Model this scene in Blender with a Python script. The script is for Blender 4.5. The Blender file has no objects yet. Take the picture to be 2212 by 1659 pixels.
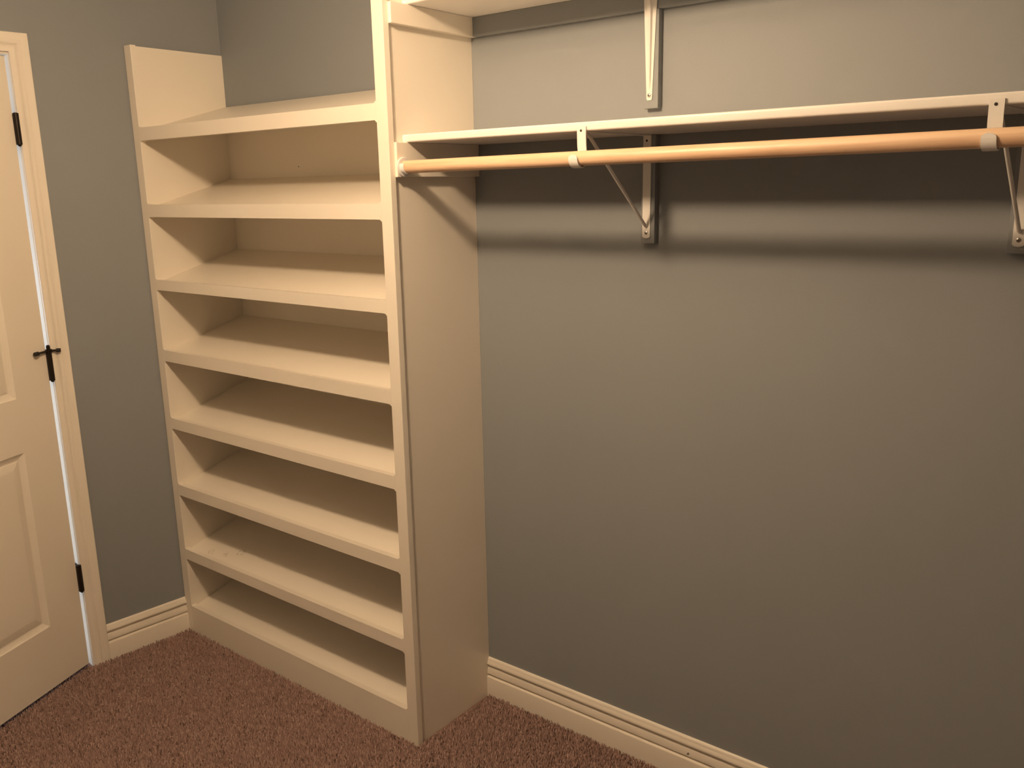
import bpy, bmesh, math, random
import numpy as np
from mathutils import Matrix, Vector

random.seed(7)
rng = np.random.default_rng(7)
S = bpy.context.scene
COL = S.collection

# ------------------------------------------------------------------ camera
cam_d = bpy.data.cameras.new('camera')
cam = bpy.data.objects.new('camera', cam_d)
COL.objects.link(cam)
cam_d.sensor_width = 36.0
cam_d.lens = 30.890
cam_d.clip_start = 0.02
RT = Vector((0.7874, 0.6161, -0.0203)).normalized()
FW = Vector((-0.6044, 0.7653, -0.2214))
FW = (FW - RT * FW.dot(RT)).normalized()
UP = RT.cross(FW)
cam.matrix_world = Matrix(((RT.x, UP.x, -FW.x, 2.9102), (RT.y, UP.y, -FW.y, -1.9911),
                           (RT.z, UP.z, -FW.z, 1.6342), (0, 0, 0, 1)))
S.camera = cam

# ------------------------------------------------------------------ world, lights, exposure
w = bpy.data.worlds.new('world')
S.world = w
w.use_nodes = True
w.node_tree.nodes['Background'].inputs[0].default_value = (0.5, 0.6, 0.8, 1)
w.node_tree.nodes['Background'].inputs[1].default_value = 0.05
S.view_settings.view_transform = 'Standard'
S.view_settings.look = 'None'
S.view_settings.exposure = 0.0
S.view_settings.gamma = 1.0
S.view_settings.use_curve_mapping = False


def point_light(name, loc, power, color, radius):
    d = bpy.data.lights.new(name, 'POINT')
    d.energy = power
    d.color = color
    d.shadow_soft_size = radius
    o = bpy.data.objects.new(name, d)
    COL.objects.link(o)
    o.location = loc
    return o


LAMP = (1.615, -1.18, 2.30)
point_light('ceiling_bulb_light', LAMP, 51.0, (1.0, 0.70, 0.435), 0.055)
# added disc fill at the same lamp, strengthens its downward light
dd = bpy.data.lights.new('ceiling_down_fill', 'AREA')
dd.energy = 4.0
dd.color = (1.0, 0.70, 0.435)
dd.shape = 'DISK'
dd.size = 0.13
dl = bpy.data.objects.new('ceiling_down_fill', dd)
COL.objects.link(dl)
dl.location = (LAMP[0], LAMP[1], LAMP[2] - 0.02)

# daylight in the room beyond the door
ad = bpy.data.lights.new('bedroom_daylight', 'AREA')
ad.energy = 33.0
ad.color = (0.80, 0.88, 1.0)
ad.shape = 'RECTANGLE'
ad.size = 1.0
ad.size_y = 1.4
al = bpy.data.objects.new('bedroom_daylight', ad)
COL.objects.link(al)
al.location = (-1.36, -2.05, 1.0)
al.rotation_euler = (Vector((-0.04, -0.71, 1.0)) - Vector(al.location)).to_track_quat('-Z', 'Z').to_euler()

# ------------------------------------------------------------------ materials


def mat(name, color, rough=0.5, bump=None, var=None, metallic=0.0, spec=0.5, coat=0.0):
    m = bpy.data.materials.new(name)
    m.use_nodes = True
    nt = m.node_tree
    b = nt.nodes['Principled BSDF']
    b.inputs['Base Color'].default_value = (*color, 1)
    b.inputs['Roughness'].default_value = rough
    b.inputs['Metallic'].default_value = metallic
    b.inputs['Specular IOR Level'].default_value = spec
    b.inputs['Coat Weight'].default_value = coat
    tc = nt.nodes.new('ShaderNodeTexCoord')
    if bump:
        sc, st, dist = bump
        n = nt.nodes.new('ShaderNodeTexNoise')
        n.inputs['Scale'].default_value = sc
        n.inputs['Detail'].default_value = 3
        bp = nt.nodes.new('ShaderNodeBump')
        bp.inputs['Strength'].default_value = st
        bp.inputs['Distance'].default_value = dist
        nt.links.new(tc.outputs['Object'], n.inputs['Vector'])
        nt.links.new(n.outputs['Fac'], bp.inputs['Height'])
        nt.links.new(bp.outputs['Normal'], b.inputs['Normal'])
    if var:
        sc, amt = var
        n2 = nt.nodes.new('ShaderNodeTexNoise')
        n2.inputs['Scale'].default_value = sc
        n2.inputs['Detail'].default_value = 4
        nt.links.new(tc.outputs['Object'], n2.inputs['Vector'])
        mx = nt.nodes.new('ShaderNodeMix')
        mx.data_type = 'RGBA'
        mx.inputs['A'].default_value = (*[c * (1 - amt) for c in color], 1)
        mx.inputs['B'].default_value = (*[min(1, c * (1 + amt)) for c in color], 1)
        nt.links.new(n2.outputs['Fac'], mx.inputs['Factor'])
        nt.links.new(mx.outputs['Result'], b.inputs['Base Color'])
    return m


M = {}
M['wall'] = mat('wall_paint_slate', (0.270, 0.290, 0.302), 0.62, (260, 0.12, 0.002), (1.3, 0.02))
M['cream'] = mat('cream_paint', (0.90, 0.838, 0.73), 0.36, (45, 0.05, 0.002), (5, 0.012))
M['trim'] = mat('trim_paint', (0.90, 0.838, 0.73), 0.34, (45, 0.04, 0.002), (5, 0.01))
M['white'] = mat('white_paint', (0.90, 0.875, 0.835), 0.34, (40, 0.03, 0.002))
M['steel'] = mat('white_enamel_steel', (0.88, 0.86, 0.82), 0.33)
M['plastic'] = mat('white_plastic', (0.82, 0.81, 0.79), 0.4)
M['bronze'] = mat('dark_bronze', (0.020, 0.014, 0.010), 0.42, None, None, 0.5)
M['rubber'] = mat('dark_rubber', (0.018, 0.014, 0.012), 0.7)
M['screw'] = mat('zinc_screw', (0.55, 0.52, 0.47), 0.3, None, None, 1.0)
M['dark'] = mat('dark_hole', (0.03, 0.025, 0.02), 0.8)
M['ceil'] = mat('ceiling_paint', (0.88, 0.87, 0.83), 0.8, (120, 0.2, 0.003))
M['bedroom'] = mat('bedroom_paint', (0.80, 0.80, 0.80), 0.8)
M['backing'] = mat('carpet_backing', (0.24, 0.15, 0.125), 0.95, (300, 0.6, 0.004), (40, 0.25))



def scuffed(src, name, marks, noise_scale, color):
    """copy of a paint with a few small scuffs / nail holes at given object-space points"""
    m = src.copy()
    m.name = name
    nt = m.node_tree
    b = nt.nodes['Principled BSDF']
    old = b.inputs['Base Color'].links[0].from_socket
    tc = nt.nodes.new('ShaderNodeTexCoord')
    n = nt.nodes.new('ShaderNodeTexNoise')
    n.inputs['Scale'].default_value = noise_scale
    n.inputs['Detail'].default_value = 3
    nt.links.new(tc.outputs['Object'], n.inputs['Vector'])
    total = None
    for (p, r, strength) in marks:
        d = nt.nodes.new('ShaderNodeVectorMath')
        d.operation = 'DISTANCE'
        d.inputs[1].default_value = p
        nt.links.new(tc.outputs['Object'], d.inputs[0])
        a = nt.nodes.new('ShaderNodeMapRange')
        a.inputs['From Min'].default_value = r
        a.inputs['From Max'].default_value = r * 0.55
        a.inputs['To Max'].default_value = strength
        nt.links.new(d.outputs['Value'], a.inputs['Value'])
        if total is None:
            total = a.outputs['Result']
        else:
            q = nt.nodes.new('ShaderNodeMath')
            q.operation = 'MAXIMUM'
            nt.links.new(total, q.inputs[0])
            nt.links.new(a.outputs['Result'], q.inputs[1])
            total = q.outputs[0]
    th = nt.nodes.new('ShaderNodeMapRange')
    th.inputs['From Min'].default_value = 0.5
    th.inputs['From Max'].default_value = 0.62
    nt.links.new(n.outputs['Fac'], th.inputs['Value'])
    mul = nt.nodes.new('ShaderNodeMath')
    mul.operation = 'MULTIPLY'
    nt.links.new(total, mul.inputs[0])
    if noise_scale > 0:
        nt.links.new(th.outputs['Result'], mul.inputs[1])
    else:
        mul.inputs[1].default_value = 1.0
    mx = nt.nodes.new('ShaderNodeMix')
    mx.data_type = 'RGBA'
    mx.inputs['B'].default_value = (*color, 1)
    nt.links.new(mul.outputs[0], mx.inputs['Factor'])
    nt.links.new(old, mx.inputs['A'])
    nt.links.new(mx.outputs['Result'], b.inputs['Base Color'])
    return m


M['cream_scuff'] = scuffed(M['cream'], 'cream_paint_scuffed', [((-0.3316, -0.089, 0.3532), 0.022, 0.7), ((-0.3826, -0.1236, 0.3435), 0.016, 0.5),
                                                               ((-0.4547, -0.1381, 0.3395), 0.022, 0.45)], 150.0, (0.35, 0.26, 0.17))
M['cream_nail'] = scuffed(M['cream'], 'cream_paint_nail_hole', [((-0.1656, 0.1635, 1.7163), 0.0032, 0.9)], 0.0, (0.12, 0.08, 0.05))
M['trim_nick'] = scuffed(M['trim'], 'trim_paint_nicked', [((1.9432, -0.0098, 0.0803), 0.0042, 0.9), ((1.9405, -0.0098, 0.0775), 0.0028, 0.9)], 0.0, (0.05, 0.035, 0.025))

# carpet pile: colour differs from tuft to tuft
m = bpy.data.materials.new('carpet_yarn')
m.use_nodes = True
nt = m.node_tree
b = nt.nodes['Principled BSDF']
b.inputs['Roughness'].default_value = 0.95
b.inputs['Specular IOR Level'].default_value = 0.1
b.inputs['Sheen Weight'].default_value = 0.12
ge = nt.nodes.new('ShaderNodeNewGeometry')
rp = nt.nodes.new('ShaderNodeValToRGB')
rp.color_ramp.elements[0].position = 0.0
rp.color_ramp.elements[0].color = (0.13, 0.074, 0.058, 1)
rp.color_ramp.elements[1].position = 1.0
rp.color_ramp.elements[1].color = (0.50, 0.35, 0.30, 1)
e = rp.color_ramp.elements.new(0.12)
e.color = (0.29, 0.182, 0.152, 1)
e = rp.color_ramp.elements.new(0.8)
e.color = (0.39, 0.255, 0.22, 1)
nt.links.new(ge.outputs['Random Per Island'], rp.inputs['Fac'])
nt.links.new(rp.outputs['Color'], b.inputs['Base Color'])
M['yarn'] = m

# natural wood for the hanging rod, grain along X
m = bpy.data.materials.new('natural_wood')
m.use_nodes = True
nt = m.node_tree
b = nt.nodes['Principled BSDF']
b.inputs['Roughness'].default_value = 0.42
tc = nt.nodes.new('ShaderNodeTexCoord')
mp = nt.nodes.new('ShaderNodeMapping')
mp.inputs['Scale'].default_value = (1.3, 22, 22)
n1 = nt.nodes.new('ShaderNodeTexNoise')
n1.inputs['Scale'].default_value = 2.6
n1.inputs['Detail'].default_value = 6
n1.inputs['Distortion'].default_value = 0.6
rp = nt.nodes.new('ShaderNodeValToRGB')
rp.color_ramp.elements[0].position = 0.30
rp.color_ramp.elements[0].color = (0.68, 0.43, 0.26, 1)
rp.color_ramp.elements[1].position = 0.72
rp.color_ramp.elements[1].color = (0.91, 0.66, 0.44, 1)
nt.links.new(tc.outputs['Object'], mp.inputs['Vector'])
nt.links.new(mp.outputs['Vector'], n1.inputs['Vector'])
nt.links.new(n1.outputs['Fac'], rp.inputs['Fac'])
nt.links.new(rp.outputs['Color'], b.inputs['Base Color'])
M['wood'] = m

# ------------------------------------------------------------------ helpers
I4 = Matrix.Identity(4)


def finish(name, bm, material, parent=None, smooth=False):
    me = bpy.data.meshes.new(name)
    bmesh.ops.recalc_face_normals(bm, faces=bm.faces)
    if parent is not None:
        bmesh.ops.transform(bm, matrix=root_world(parent).inverted(), verts=bm.verts)
    bm.to_mesh(me)
    bm.free()
    me.materials.append(material)
    if smooth:
        for p in me.polygons:
            p.use_smooth = True
        me.set_sharp_from_angle(angle=math.radians(38))
    o = bpy.data.objects.new(name, me)
    COL.objects.link(o)
    if parent is not None:
        o.parent = parent
    return o


def root_world(o):
    mtx = Matrix.Translation(o.location)
    return (root_world(o.parent) @ mtx) if o.parent else mtx


def thing(name, label, cat, loc, group=None, kind=None):
    o = bpy.data.objects.new(name, None)
    o.empty_display_size = 0.1
    COL.objects.link(o)
    o.location = loc
    tag(o, label, cat, group, kind)
    return o


def tag(o, label, cat, group=None, kind=None):
    o['label'] = label
    o['category'] = cat
    if group:
        o['group'] = group
    if kind:
        o['kind'] = kind
    return o


def box(bm, x0, x1, y0, y1, z0, z1, mtx=I4, bev=0.0, seg=2):
    r = bmesh.ops.create_cube(bm, size=1.0)
    vs = r['verts']
    for v in vs:
        v.co = Vector((x0 + (v.co.x + .5) * (x1 - x0), y0 + (v.co.y + .5) * (y1 - y0), z0 + (v.co.z + .5) * (z1 - z0)))
    if bev:
        es = {e for v in vs for e in v.link_edges}
        r2 = bmesh.ops.bevel(bm, geom=list(es), offset=bev, segments=seg, affect='EDGES', profile=0.5)
        vs = list({v for v in r2['verts']} | {v for v in vs if v.is_valid})
    bmesh.ops.transform(bm, matrix=mtx, verts=vs)
    return vs


def prism(bm, pts, axis, a0, a1, mtx=I4):
    """extrude the closed 2D outline pts along axis ('x','y','z') from a0 to a1"""
    def P(p, a):
        if axis == 'x':
            return Vector((a, p[0], p[1]))
        if axis == 'y':
            return Vector((p[0], a, p[1]))
        return Vector((p[0], p[1], a))
    A = [bm.verts.new(mtx @ P(p, a0)) for p in pts]
    B = [bm.verts.new(mtx @ P(p, a1)) for p in pts]
    n = len(pts)
    bm.faces.new(A)
    bm.faces.new(B[::-1])
    for i in range(n):
        j = (i + 1) % n
        bm.faces.new((A[i], B[i], B[j], A[j]))
    return A + B


def tube(bm, pts, r, n=12, caps=True):
    """round bar through the points"""
    pts = [Vector(p) for p in pts]
    rings = []
    prev = None
    for i, p in enumerate(pts):
        t = (pts[min(i + 1, len(pts) - 1)] - pts[max(i - 1, 0)]).normalized()
        if prev is None:
            u = t.orthogonal().normalized()
        else:
            u = (prev - t * prev.dot(t)).normalized()
        prev = u
        v = t.cross(u)
        rr = r[i] if isinstance(r, (list, tuple)) else r
        rings.append([bm.verts.new(p + u * rr * math.cos(2 * math.pi * k / n) + v * rr * math.sin(2 * math.pi * k / n)) for k in range(n)])
    for a, c in zip(rings, rings[1:]):
        for k in range(n):
            bm.faces.new((a[k], a[(k + 1) % n], c[(k + 1) % n], c[k]))
    if caps:
        bm.faces.new(rings[0][::-1])
        bm.faces.new(rings[-1])


def strip(bm, path, w, t, cx):
    """flat metal strip, width w in X centred on cx, thickness t, following a path of (y,z) points"""
    n = len(path)
    P2 = [Vector(p) for p in path]
    nor = []
    for i in range(n):
        d = (P2[min(i + 1, n - 1)] - P2[max(i - 1, 0)]).normalized()
        nor.append(Vector((-d.y, d.x)))
    rows = []
    for p, q in zip(P2, nor):
        a = p + q * t / 2
        c = p - q * t / 2
        rows.append([bm.verts.new((cx - w / 2, a.x, a.y)), bm.verts.new((cx + w / 2, a.x, a.y)),
                     bm.verts.new((cx + w / 2, c.x, c.y)), bm.verts.new((cx - w / 2, c.x, c.y))])
    for a, c in zip(rows, rows[1:]):
        for k in range(4):
            bm.faces.new((a[k], a[(k + 1) % 4], c[(k + 1) % 4], c[k]))
    bm.faces.new(rows[0][::-1])
    bm.faces.new(rows[-1])


# ------------------------------------------------------------------ measures of the place
D = 0.3486            # depth of the shoe unit (front face at y = -D)
XL, XR, XRO = 0.0433, 1.1865, 1.2269
XP = 1.2185           # right face of the unit's side panel
CEIL = 2.44
ZF = -0.008           # floor below the pile
RX = 3.95             # right wall
FY = -2.55            # front wall, behind the camera
AL = 0.10164
ANG = math.atan(AL)
K = Vector((AL * D, 0, 0))      # corner of left and back wall
DIRL = Vector((-math.sin(ANG), -math.cos(ANG), 0))
NRM = Vector((math.cos(ANG), -math.sin(ANG), 0))
# local frame of the left wall: x = away from the wall, y = -s along the wall, z up
LW = Matrix(((NRM.x, -DIRL.x, 0, K.x), (NRM.y, -DIRL.y, 0, K.y), (0, 0, 1, 0), (0, 0, 0, 1)))

# ------------------------------------------------------------------ setting
bm = bmesh.new()
box(bm, -0.6, RX + 0.1, FY - 0.1, 0.1, ZF - 0.05, ZF)
o = finish('floor', bm, M['backing'])
tag(o, 'carpeted floor of the walk-in closet', 'floor', kind='structure')

bm = bmesh.new()
box(bm, -0.6, RX + 0.1, FY - 0.1, 0.1, CEIL, CEIL + 0.08)
o = finish('ceiling', bm, M['ceil'])
tag(o, 'pale flat ceiling above the closet', 'ceiling', kind='structure')

bm = bmesh.new()
box(bm, K.x - 0.02, RX, 0.0, 0.1, ZF, CEIL)
o = finish('wall_back', bm, M['wall'])
tag(o, 'slate grey painted wall behind the hanging rod', 'wall', kind='structure')

bm = bmesh.new()
box(bm, RX, RX + 0.1, FY - 0.1, 0.1, ZF, CEIL)
o = finish('wall_right', bm, M['wall'])
tag(o, 'slate grey painted wall at the right end of the closet', 'wall', kind='structure')

bm = bmesh.new()
box(bm, -0.5, RX, FY - 0.1, FY, ZF, CEIL)
o = finish('wall_front', bm, M['wall'])
tag(o, 'slate grey painted wall opposite the hanging rod', 'wall', kind='structure')

# left wall with the door opening
J0, J1 = 0.691, 1.495     # rough opening, distance from the corner
ZHEAD = 2.072
bm = bmesh.new()
WT = 0.115
box(bm, -WT, 0, -J0, 0.02, ZF, CEIL, LW)
box(bm, -WT, 0, -J1, -J0, ZHEAD, CEIL, LW)
box(bm, -WT, 0, -2.75, -J1, ZF, CEIL, LW)
o = finish('wall_left', bm, M['wall'])
tag(o, 'slate grey painted wall with the door in it', 'wall', kind='structure')

# bedroom shell seen through the hinge gap
bm = bmesh.new()
box(bm, -2.7, -2.6, -3.2, 1.8, ZF, CEIL)
o = finish('wall_bedroom', bm, M['bedroom'])
tag(o, 'bright white wall of the room beyond the door', 'wall', kind='structure')
bm = bmesh.new()
box(bm, -2.7, -0.6, -3.2, 1.8, ZF - 0.05, ZF)
o = finish('floor_bedroom', bm, M['backing'])
tag(o, 'carpeted floor of the room beyond the door', 'floor', kind='structure')
bm = bmesh.new()
box(bm, -2.7, -0.6, -3.2, 1.8, CEIL, CEIL + 0.08)
o = finish('ceiling_bedroom', bm, M['bedroom'])
tag(o, 'white ceiling of the room beyond the door', 'ceiling', kind='structure')

# ------------------------------------------------------------------ baseboards
BB = [(0, ZF), (.0145, ZF), (.0145, .0600), (.0138, .0625), (.0120, .0640), (.0060, .0645), (.0030, .0655), (.0030, .0715),
      (.0112, .0728), (.0108, .0800), (.0092, .0900), (.0076, .0940), (.0030, .0950), (.0030, .1040), (.0112, .1045), (.0120, .1058), (.0120, .1085),
      (.0108, .1125), (.0090, .1165), (.0078, .1185), (.0074, .1215), (.0056, .1255), (.0034, .1278), (.0012, .1285), (0, .1285)]


def baseboard(name, mtx, a0, a1, label, mt='trim'):
    bm = bmesh.new()
    prism(bm, BB, 'y', a0, a1, mtx)
    o = finish(name, bm, M[mt], smooth=True)
    return tag(o, label, 'baseboard', kind='structure')


BACKM = Matrix(((0, 1, 0, 0), (-1, 0, 0, 0), (0, 0, 1, 0), (0, 0, 0, 1)))   # local x -> -Y (out of back wall), local y -> +X
baseboard('baseboard_back', BACKM, XP + 0.0005, RX, 'cream grooved baseboard along the wall under the hanging rod', 'trim_nick')
baseboard('baseboard_left', LW, -0.6488, -(D / math.cos(ANG) - 0.004), 'short cream grooved baseboard between door casing and shoe unit')

# ------------------------------------------------------------------ door casing and jamb
CW = 0.057
CP = [(0, 0), (0, .0150), (.0012, .0168), (.004, .0175), (.017, .0175), (.021, .0168), (.024, .0150), (.0262, .0142), (.0285, .0160), (.0315, .0168), (.034, .0150),
      (.037, .0112), (.043, .0092), (.050, .0092), (.0535, .0105), (.056, .0098), (.057, .0080), (.057, 0)]
SO, SI = 0.6490, 0.7060
ZI = 2.0585
ZO = ZI + CW


bm = bmesh.new()
S2I = 1.483
S2O = S2I + CW
loops = []
for (wd, th) in CP:                       # wd measured from outer edge inward
    so, zo, s2 = SO + wd, ZO - wd, S2O - wd
    loops.append([LW @ Vector((th, -so, ZF)), LW @ Vector((th, -so, zo)), LW @ Vector((th, -s2, zo)), LW @ Vector((th, -s2, ZF))])
vv = [[bm.verts.new(p) for p in L] for L in loops]
n = len(vv)
for i in range(n):
    j = (i + 1) % n
    for k in range(3):
        bm.faces.new((vv[i][k], vv[j][k], vv[j][k + 1], vv[i][k + 1]))
bm.faces.new([v[0] for v in vv])
bm.faces.new([v[3] for v in vv][::-1])
trim = finish('trim_1', bm, M['trim'], smooth=True)
tag(trim, 'cream moulded casing around the door', 'door casing', kind='structure')
bm = bmesh.new()
box(bm, -WT, -0.0002, -0.7075, -J0, ZF, 2.0525, LW, 0.001)
box(bm, -WT, -0.0002, -J1, -1.477, ZF, 2.0525, LW, 0.001)
box(bm, -WT, -0.0002, -J1, -J0, 2.0525, ZHEAD, LW, 0.001)
finish('door_jamb', bm, M['trim'], trim)
bm = bmesh.new()
box(bm, -.085, -.050, -0.7185, -0.7075, ZF, 2.0525, LW, 0.001)
box(bm, -.075, -.042, -1.477, -1.466, ZF, 2.0525, LW, 0.001)
box(bm, -.075, -.042, -1.466, -0.720, 2.0415, 2.0525, LW, 0.001)
finish('stop_moulding', bm, M['trim'], trim)

# ------------------------------------------------------------------ door, swung into the closet
TH = math.radians(27.6)
PIN = Vector((0.0115, -0.7120, 0))        # in left-wall frame
# door frame: x = out of the closet-side face, y = -width from hinge edge, z up, origin on the pin axis
ROT = Matrix.Rotation(TH, 4, 'Z')
DM = LW @ Matrix.Translation(PIN) @ ROT
DX = -0.0060                               # closet-side face relative to the pin
DT = 0.035
DW = 0.758
E0 = 0.0070                                # hinge edge
Z0, Z1 = 0.014, 2.044
dloc = DM @ Vector((0, 0, 0))
door = thing('door_1', 'cream panelled door standing ajar at the left edge', 'door', (dloc.x, dloc.y, 0), kind='structure')
PAN = [(0.146, DW - 0.146 + E0, 0.228, 0.834), (0.146, DW - 0.146 + E0, 1.008, 1.905)]


def dbox(name, y0, y1, z0, z1, bev=0.0):
    bm = bmesh.new()
    box(bm, DX - DT, DX, -y1, -y0, z0, z1, DM, bev)
    return finish(name, bm, M['cream'], door)


dbox('stile', E0, PAN[0][0], Z0, Z1)
dbox('stile', PAN[0][1], E0 + DW, Z0, Z1)
dbox('rail', PAN[0][0], PAN[0][1], Z0, PAN[0][2])
dbox('rail', PAN[0][0], PAN[0][1], PAN[0][3], PAN[1][2])
dbox('rail', PAN[0][0], PAN[0][1], PAN[1][3], Z1)
for (y0, y1, z0, z1) in PAN:
    bm = bmesh.new()
    prof = [(0, 0), (.0015, -.0004), (.004, -.003), (.010, -.0062), (.018, -.0092), (.0225, -.0096), (.0245, -.0085),
            (.045, -.0042), (.050, -.0036)]
    for side in (0, 1):
        L = []
        for (ins, dep) in prof:
            xx = DX + dep if side == 0 else DX - DT - dep
            L.append([bm.verts.new(DM @ Vector((xx, -(y0 + ins), z0 + ins))), bm.verts.new(DM @ Vector((xx, -(y1 - ins), z0 + ins))),
                      bm.verts.new(DM @ Vector((xx, -(y1 - ins), z1 - ins))), bm.verts.new(DM @ Vector((xx, -(y0 + ins), z1 - ins)))])
        for a, c in zip(L, L[1:]):
            for k in range(4):
                bm.faces.new((a[k], a[(k + 1) % 4], c[(k + 1) % 4], c[k]))
        bm.faces.new(L[-1])
    finish('door_panel', bm, M['cream'], door)

# hinges: knuckle barrel on the pin axis, leaf on door edge and on jamb
for hz0, hz1, stop in ((1.786, 1.876, False), (1.038, 1.128, True), (0.288, 0.380, False)):
    bm = bmesh.new()
    tube(bm, [DM @ Vector((0, 0, hz0)), DM @ Vector((0, 0, hz1))], 0.0085, 16)
    h = finish('hinge', bm, M['bronze'], door, smooth=True)
    bm = bmesh.new()
    box(bm, -0.034, 0.001, -E0 - 0.0004, -E0 + 0.0022, hz0, hz1, DM)
    box(bm, -0.0035, 0.0005, -E0, 0.0, hz0, hz1, DM)
    finish('hinge_leaf', bm, M['bronze'], h)
    bm = bmesh.new()
    box(bm, -0.030, 0.0105, -0.7098, -0.7074, hz0, hz1, LW)
    finish('hinge_leaf', bm, M['bronze'], h)
    bm = bmesh.new()
    tube(bm, [DM @ Vector((0, 0, hz1)), DM @ Vector((0, 0, hz1 + 0.003)), DM @ Vector((0, 0, hz1 + 0.005))], [0.0085, 0.0085, 0.004], 16)
    tube(bm, [DM @ Vector((0, 0, hz0 - 0.006)), DM @ Vector((0, 0, hz0 - 0.003)), DM @ Vector((0, 0, hz0))], [0.003, 0.0055, 0.0065], 16)
    finish('hinge_pin', bm, M['bronze'], h, smooth=True)
    if stop:
        # hinge-pin door stop: collar on the pin, two arms with bumpers
        bm = bmesh.new()
        tube(bm, [DM @ Vector((0, 0, hz1 + 0.003)), DM @ Vector((0, 0, hz1 + 0.013))], 0.0105, 18)
        tube(bm, [DM @ Vector((0, 0, hz1 + 0.013)), DM @ Vector((0, 0, hz1 + 0.024)), DM @ Vector((0, 0, hz1 + 0.027))], [0.006, 0.006, 0.0035], 14)
        zc = hz1 + 0.008
        PL = LW.inverted() @ DM @ Vector((0, 0, zc))
        tube(bm, [LW @ PL, LW @ (PL + Vector((0.030, -0.044, 0)))], 0.0036, 10)
        tube(bm, [LW @ PL, LW @ (PL + Vector((0.014, 0.028, 0)))], 0.0036, 10)
        finish('door_stop', bm, M['bronze'], h, smooth=True)
        bm = bmesh.new()
        a = PL + Vector((0.030, -0.044, 0))
        tube(bm, [LW @ (a + Vector((-.002, .003, 0))), LW @ (a + Vector((.006, -.009, 0)))], 0.0068, 14)
        a = PL + Vector((0.014, 0.028, 0))
        tube(bm, [LW @ (a + Vector((-.004, -.008, 0))), LW @ (a + Vector((.002, .004, 0)))], 0.0062, 14)
        finish('bumper', bm, M['rubber'], h, smooth=True)

# ------------------------------------------------------------------ shoe shelf unit
T = [1.8454, 1.5924, 1.3366, 1.0880, 0.8385, 0.5869, 0.3331, 0.1014]     # rail tops
B = [1.8031, 1.5507, 1.3008, 1.0480, 0.7996, 0.5462, 0.2939, ZF]         # rail bottoms
FT = 0.019
unit = thing('shoe_shelf_unit', 'tall cream built-in shoe unit with eight slanted shelves beside the door', 'shelving unit', (0.6, -0.17, ZF))
YF, YB = -D, -D + FT
ZPL = 2.108
# side panels
bm = bmesh.new()
prism(bm, [(0.0225, YB), (0.0405, YB), (0.0405, -0.0005), (K.x + 0.0012, -0.0005)], 'z', ZF, ZPL - 0.003)
finish('side_panel', bm, M['cream'], unit)
bm = bmesh.new()
box(bm, XP - 0.019, XP, YB, -0.0005, ZF, CEIL - 0.001)
finish('side_panel', bm, M['cream'], unit)
# back panel behind the shelves
bm = bmesh.new()
box(bm, 0.041, XP - 0.0195, -0.0065, -0.0005, ZF, T[0] + 0.070)
finish('back_panel', bm, M['cream_nail'], unit)


def bev_long(bm, pred, off, seg=2):
    es = [e for e in bm.edges if pred(e)]
    bmesh.ops.bevel(bm, geom=es, offset=off, segments=seg, affect='EDGES', profile=0.5)


# stiles of the face frame
bm = bmesh.new()
box(bm, 0.0035, XL, YF, YB, ZF, ZPL)
bev_long(bm, lambda e: abs(e.verts[0].co.y - YF) < 1e-6 and abs(e.verts[1].co.y - YF) < 1e-6 and e.verts[0].co.z > 2 and e.verts[1].co.z > 2 or
         (abs(e.verts[0].co.z - e.verts[1].co.z) > .5 and abs(e.verts[0].co.y - YF) < 1e-6), 0.0016)
finish('stile', bm, M['cream'], unit)
bm = bmesh.new()
box(bm, XR, XRO, YF, YB, ZF, CEIL - 0.001)
bev_long(bm, lambda e: abs(e.verts[0].co.z - e.verts[1].co.z) > .5 and abs(e.verts[0].co.y - YF) < 1e-6, 0.0014)
finish('stile', bm, M['cream'], unit)

# rails with filleted ends
RF = 0.007
for i in range(8):
    t, bt = T[i], B[i]
    pts = []
    x0, x1 = XL - 0.0004, XR + 0.0004

    def arc(cx, cz, a0, a1):
        return [(cx + RF * math.cos(math.radians(a0 + (a1 - a0) * k / 5)), cz + RF * math.sin(math.radians(a0 + (a1 - a0) * k / 5))) for k in range(6)]
    # top edge, left to right
    pts += arc(x0 + RF, t + RF, 180, 270) + arc(x1 - RF, t + RF, 270, 360)
    if i < 7:
        pts += arc(x1 - RF, bt - RF, 0, 90) + arc(x0 + RF, bt - RF, 90, 180)
    else:
        pts += [(x1, bt), (x0, bt)]
    bm = bmesh.new()
    prism(bm, pts, 'y', YF, YB)
    bm.edges.ensure_lookup_table()
    es = []
    for ed in bm.edges:
        a, c = ed.verts[0].co, ed.verts[1].co
        if abs(a.y - YF) < 1e-6 and abs(c.y - YF) < 1e-6 and not (abs(a.x - c.x) < 1e-6):
            if i == 7 and a.z < 0.01 and c.z < 0.01:
                continue
            es.append(ed)
        elif abs(a.y - YB) < 1e-6 and abs(c.y - YB) < 1e-6 and abs(a.x - c.x) > .5 and a.z > t - .001:
            es.append(ed)
    bmesh.ops.bevel(bm, geom=es, offset=0.0018, segments=2, affect='EDGES', profile=0.5)
    finish('rail', bm, M['cream'], unit, smooth=True)

# slanted shelves
RISE = 0.090
for i in range(8):
    zf = T[i] - 0.0075
    zb = zf + RISE
    y0, y1 = YB + 0.0004, -0.0068
    th = 0.016
    bm = bmesh.new()
    prism(bm, [(y0, zf), (y1, zb), (y1, zb - th), (y0, zf - th)], 'x', 0.0408, XP - 0.0193)
    finish('shelf', bm, M['cream_scuff'] if i == 6 else M['cream'], unit)

# ------------------------------------------------------------------ upper and lower closet shelves with cleats
SD, UD = 0.2905, 0.2694
CT = 0.0165


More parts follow.
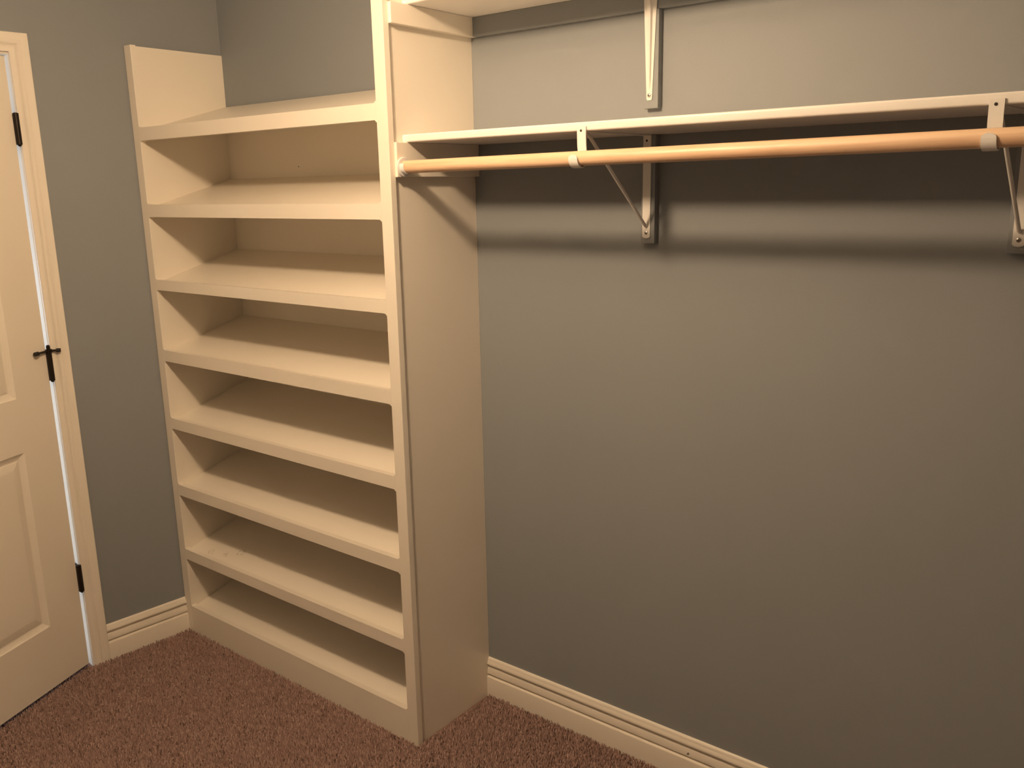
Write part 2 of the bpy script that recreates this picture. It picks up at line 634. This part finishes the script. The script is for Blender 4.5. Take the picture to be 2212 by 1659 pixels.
def nosed_board(bm, depth, z0, z1, x0, x1):
    r = 0.0045
    pts = [(-0.0005, z0)]
    for k in range(7):
        an = math.radians(270 - 90 * k / 6)
        pts.append((-depth + r + r * math.cos(an), z0 + r + r * math.sin(an)))
    for k in range(7):
        an = math.radians(180 - 90 * k / 6)
        pts.append((-depth + r + r * math.cos(an), z1 - r + r * math.sin(an)))
    pts += [(-0.0005, z1)]
    prism(bm, pts, 'x', x0, x1)


ls = thing('closet_shelf', 'long white shelf with rounded front edge directly above the wooden rod', 'shelf', (XP + 0.2, -0.14, 1.7468))
bm = bmesh.new()
nosed_board(bm, SD, 1.7468, 1.7668, XP + 0.001, RX - 0.001)
finish('shelf_board', bm, M['white'], ls, smooth=True)
bm = bmesh.new()
box(bm, XP + 0.0003, XP + CT, -0.3293, -0.0005, 1.6585, 1.7466, I4, 0.0012)
o = finish('side_cleat', bm, M['cream'], ls)
o['label'] = 'cream cleat board on the side of the shoe unit'

us = thing('closet_shelf', 'upper cream shelf cut off by the top edge of the photo', 'shelf', (XP + 0.2, -0.14, 2.0859))
bm = bmesh.new()
nosed_board(bm, UD, 2.0859, 2.1045, XP + 0.001, RX - 0.001)
finish('shelf_board', bm, M['white'], us, smooth=True)
bm = bmesh.new()
box(bm, XP + 0.0003, XP + CT + 0.002, -0.3293, -0.0005, 2.0349, 2.0856, I4, 0.0012)
o = finish('side_cleat', bm, M['cream'], us)
o['label'] = 'cream cleat board on the side of the shoe unit'
bm = bmesh.new()
box(bm, XP + CT + 0.0023, RX - 0.001, -CT, -0.0003, 2.0349, 2.0856, I4, 0.0012)
o = finish('wall_cleat', bm, M['wall'], us)
o['label'] = 'slate grey painted cleat board on the wall'

# ------------------------------------------------------------------ hanging rod and its socket
RY, RZ, RR = -0.3070, 1.6843, 0.0163
RSL = 0.0066          # the rod climbs a touch to the right


def rod_z(x):
    return RZ + RSL * (x - 1.28)


bm = bmesh.new()
tube(bm, [(XP + CT + 0.006 + (RX - XP - CT - 0.012) * k / 24, RY, rod_z(XP + CT + (RX - XP - CT) * k / 24)) for k in range(25)], RR, 32)
o = finish('closet_rod', bm, M['wood'], smooth=True)
tag(o, 'round natural wood hanging rod below the long white shelf', 'closet rod')

sock = thing('rod_socket', 'white plastic cup holding the left end of the wooden rod', 'rod socket', (XP + CT, RY, RZ))
bm = bmesh.new()
tube(bm, [(XP + CT + 0.0003, RY, RZ), (XP + CT + 0.003, RY, RZ), (XP + CT + 0.0042, RY, RZ)], [0.0252, 0.0252, 0.0238], 36)
finish('flange', bm, M['plastic'], sock, smooth=True)
bm = bmesh.new()
n = 28
prof = [(0.0192, 0.0042), (0.0192, 0.0165), (0.0186, 0.0172), (0.0172, 0.0172), (0.0168, 0.0045)]
rings = []
a0, a1 = math.radians(-205), math.radians(25)       # U-shaped cup, open at the top
for k in range(n + 1):
    an = a0 + (a1 - a0) * k / n
    rings.append([bm.verts.new((XP + CT + h, RY + r * math.cos(an), RZ + r * math.sin(an))) for r, h in prof])
for a, c in zip(rings, rings[1:]):
    for k in range(len(prof)):
        bm.faces.new((a[k], a[(k + 1) % len(prof)], c[(k + 1) % len(prof)], c[k]))
bm.faces.new(rings[0])
bm.faces.new(rings[-1][::-1])
finish('cup', bm, M['plastic'], sock, smooth=True)


# ------------------------------------------------------------------ shelf-and-rod brackets and mounting blocks
BT = 0.018      # block thickness


def block(cx, z0, z1, label):
    bm = bmesh.new()
    box(bm, cx - 0.0195, cx + 0.0195, -BT, -0.0003, z0, z1, I4, 0.0012)
    o = finish('mounting_block', bm, M['wall'])
    tag(o, label, 'mounting block', 'painted mounting blocks on the back wall')


def screw(parent, x, y, z):
    bm = bmesh.new()
    tube(bm, [(x, y + 0.0002, z), (x, y - 0.0010, z), (x, y - 0.0022, z)], [0.0046, 0.0044, 0.0022], 16)
    s = finish('screw', bm, M['screw'], parent, smooth=True)
    bm = bmesh.new()
    box(bm, x - 0.0022, x + 0.0022, y - 0.0026, y - 0.0019, z - 0.0005, z + 0.0005)
    box(bm, x - 0.0005, x + 0.0005, y - 0.0026, y - 0.0019, z - 0.0022, z + 0.0022)
    finish('screw_slot', bm, M['dark'], s)


def hole(parent, x, y, z, r=0.0028):
    bm = bmesh.new()
    tube(bm, [(x, y, z), (x, y - 0.0005, z)], r, 12)
    finish('screw_hole', bm, M['dark'], parent)


def rod_bracket(cx, label):
    br = thing('shelf_bracket', label, 'bracket', (cx, -BT, 1.50), 'white steel brackets holding shelf and rod')
    yw = -BT - 0.0002
    # wall plate with rounded foot
    wp = 0.0108
    pts = [(cx - wp, 1.7445), (cx - wp, 1.5005)]
    for k in range(1, 8):
        an = math.radians(180 + 180 * k / 8)
        pts.append((cx + wp * math.cos(an), 1.5005 + 0.0055 * math.sin(an)))
    pts += [(cx + wp, 1.5005), (cx + wp, 1.7445)]
    bm = bmesh.new()
    prism(bm, pts, 'y', yw - 0.0028, yw)
    finish('wall_plate', bm, M['steel'], br)
    screw(br, cx, yw - 0.0028, 1.5085)
    hole(br, cx - 0.001, yw - 0.0028, 1.7325)
    # arm below the shelf
    bm = bmesh.new()
    box(bm, cx - wp, cx + wp, -0.288, yw - 0.0005, 1.7438, 1.7467, I4, 0.0006)
    finish('top_arm', bm, M['steel'], br)
    # front strip: drops behind the rod, passes below it and rises in front as a hook
    bm = bmesh.new()
    rz = rod_z(cx)
    ya, yf = -0.2888, RY - RR - 0.0022
    path = [(-0.2925, 1.7570), (-0.2925, 1.7350), (-0.2915, 1.7160), (-0.2895, 1.7000), (ya, rz + 0.004)]
    for k in range(0, 15):
        an = math.radians(-180 * k / 14)
        path.append(((ya + yf) / 2 + (ya - yf) / 2 * math.cos(an), rz + 0.0195 * math.sin(an)))
    strip(bm, path, 0.0235, 0.003, cx)
    finish('rod_hook', bm, M['steel'], br, smooth=True)
    # rounded tip of the hook
    bm = bmesh.new()
    y_, z_ = yf, rz
    pts = [(cx + 0.01175 * math.cos(math.radians(180 * k / 10)), z_ - 0.0003 + 0.0085 * math.sin(math.radians(180 * k / 10))) for k in range(11)]
    prism(bm, pts, 'y', y_ - 0.0015, y_ + 0.0015)
    finish('hook_tip', bm, M['steel'], br, smooth=True)
    hole(br, cx - 0.001, -0.2942, 1.7480)
    # diagonal brace rod
    bm = bmesh.new()
    tube(bm, [(cx, yw - 0.002, 1.5255), (cx, yw - 0.007, 1.5265), (cx, yw - 0.016, 1.5345), (cx, -0.262, 1.7355), (cx, -0.274, 1.7435)], 0.0040, 12)
    finish('brace', bm, M['steel'], br, smooth=True)
    skew(br)
    return br


def skew(br):
    """the brackets are screwed on a touch askew"""
    for c in [c for c in bpy.data.objects if c.parent is br or (c.parent and c.parent.parent is br)]:
        for v in c.data.vertices:
            v.co.x += 0.045 * (v.co.y + br.location.y + 0.29)


def shelf_bracket(cx, label):
    """stamped steel shelf bracket: tapered wall leg, shelf leg, folded rib between them"""
    br = thing('shelf_bracket', label, 'bracket', (cx, -BT, 1.83), 'white steel brackets under the upper shelf')
    yw = -BT - 0.0002
    zt, zb = 2.0855, 1.8270
    bm = bmesh.new()
    pts = [(cx - 0.0185, zt), (cx - 0.0075, zb + 0.003), (cx - 0.0055, zb), (cx + 0.0055, zb), (cx + 0.0075, zb + 0.003), (cx + 0.0185, zt)]
    prism(bm, pts, 'y', yw - 0.0022, yw)
    finish('wall_plate', bm, M['steel'], br)
    bm = bmesh.new()
    pts = [(cx - 0.0185, yw), (cx - 0.0075, -0.243), (cx - 0.0055, -0.246), (cx + 0.0055, -0.246), (cx + 0.0075, -0.243), (cx + 0.0185, yw)]
    prism(bm, pts, 'z', zt - 0.0022, zt)
    finish('top_arm', bm, M['steel'], br)
    # raised rib running down the wall leg and out along the shelf leg
    bm = bmesh.new()
    strip_pts = [(yw - 0.0022, zb + 0.024, 0.0012), (yw - 0.0062, zb + 0.05, 0.0026), (yw - 0.0085, zt - 0.05, 0.0042), (yw - 0.018, zt - 0.018, 0.0046),
                 (yw - 0.05, zt - 0.0085, 0.0042), (-0.200, zt - 0.0062, 0.0026), (-0.225, zt - 0.0022, 0.0012)]
    rows = []
    for (yy, zz, hw) in strip_pts:
        rows.append([bm.verts.new((cx - hw, yy, zz)),
                     bm.verts.new((cx + hw, yy, zz))])
    base_ = []
    for (yy, zz, hw) in strip_pts:
        if zz < zt - 0.03:
            p = (yw - 0.0015, zz)
        elif yy > -0.045:
            p = (yw - 0.0015, zt - 0.0015)
        else:
            p = (yy, zt - 0.0015)
        base_.append([bm.verts.new((cx - hw * 1.7, p[0], p[1])), bm.verts.new((cx + hw * 1.7, p[0], p[1]))])
    for k in range(len(rows) - 1):
        a, c, d, e_ = rows[k], rows[k + 1], base_[k], base_[k + 1]
        bm.faces.new((a[0], a[1], c[1], c[0]))
        bm.faces.new((d[0], a[0], c[0], e_[0]))
        bm.faces.new((a[1], d[1], e_[1], c[1]))
    finish('rib', bm, M['steel'], br, smooth=True)
    screw(br, cx, yw - 0.0022, 1.8385)
    return br


BX1, BX2 = 1.7815, 2.6065       # rod brackets at their front edge
WX1, WX2 = BX1 + 0.0145, BX2 + 0.0125   # the same at the wall
block(WX1, 1.482, 1.7465, 'slate grey block behind the rod bracket nearest the shoe unit')
block(WX2, 1.482, 1.7465, 'slate grey block behind the rod bracket at the right edge')
block(WX1 + 0.004, 1.808, 2.0345, 'slate grey block behind the upper shelf bracket in full view')
block(WX2 + 0.004, 1.808, 2.0345, 'slate grey block whose corner shows at the upper right edge')
rod_bracket(BX1, 'white steel rod bracket nearest the shoe unit, below the long shelf')
rod_bracket(BX2, 'white steel rod bracket cut by the right edge of the photo')
shelf_bracket(WX1 + 0.001, 'white tapered bracket above the long shelf, under the upper shelf')
shelf_bracket(WX2 + 0.001, 'white tapered upper shelf bracket just beyond the right edge')

# ------------------------------------------------------------------ carpet pile
STEP = 0.0052
gx = np.arange(-0.12, 2.35, STEP)
gy = np.arange(-1.75, -0.010, STEP)
X, Y = np.meshgrid(gx, gy)
X = X.ravel() + rng.uniform(-.5, .5, X.size) * STEP
Y = Y.ravel() + rng.uniform(-.5, .5, Y.size) * STEP
xw = K.x + AL * Y
keep = (X > xw + 0.017) & ~((X < XRO + 0.003) & (Y > -D - 0.003)) & ~((X > XP) & (Y > -0.0165))
keep |= (X > xw - 0.10) & (Y < -0.715) & (Y > -1.45)
X, Y = X[keep], Y[keep]
N = X.size
ang = rng.uniform(0, 2 * np.pi, N)
hgt = rng.uniform(0.0075, 0.0125, N)
lean = rng.uniform(0.0, 0.0042, N)
la = rng.uniform(0, 2 * np.pi, N)
rb_ = rng.uniform(0.0021, 0.0030, N)
rt_ = rng.uniform(0.0013, 0.0024, N)
V = np.zeros((N, 6, 3), np.float32)
for k in range(3):
    a = ang + k * 2 * np.pi / 3
    V[:, k, 0] = X + rb_ * np.cos(a)
    V[:, k, 1] = Y + rb_ * np.sin(a)
    V[:, k, 2] = ZF
    a2 = a + 0.6
    V[:, 3 + k, 0] = X + rt_ * np.cos(a2) + lean * np.cos(la)
    V[:, 3 + k, 1] = Y + rt_ * np.sin(a2) + lean * np.sin(la)
    V[:, 3 + k, 2] = ZF + hgt + rng.uniform(-.0015, .0015, N)
base = (np.arange(N) * 6)[:, None]
F = np.concatenate([base + np.array([[0, 1, 4]]), base + np.array([[0, 4, 3]]), base + np.array([[1, 2, 5]]), base + np.array([[1, 5, 4]]),
                    base + np.array([[2, 0, 3]]), base + np.array([[2, 3, 5]]), base + np.array([[3, 4, 5]])]).astype(np.int32)
me = bpy.data.meshes.new('carpet_pile')
me.vertices.add(N * 6)
me.vertices.foreach_set('co', V.ravel())
me.loops.add(F.size)
me.loops.foreach_set('vertex_index', F.ravel())
me.polygons.add(len(F))
me.polygons.foreach_set('loop_start', np.arange(0, F.size, 3, dtype=np.int32))
me.update(calc_edges=True)
me.validate()
me.materials.append(M['yarn'])
o = bpy.data.objects.new('carpet_pile', me)
COL.objects.link(o)
tag(o, 'rose brown cut pile carpet covering the closet floor', 'carpet', kind='stuff')
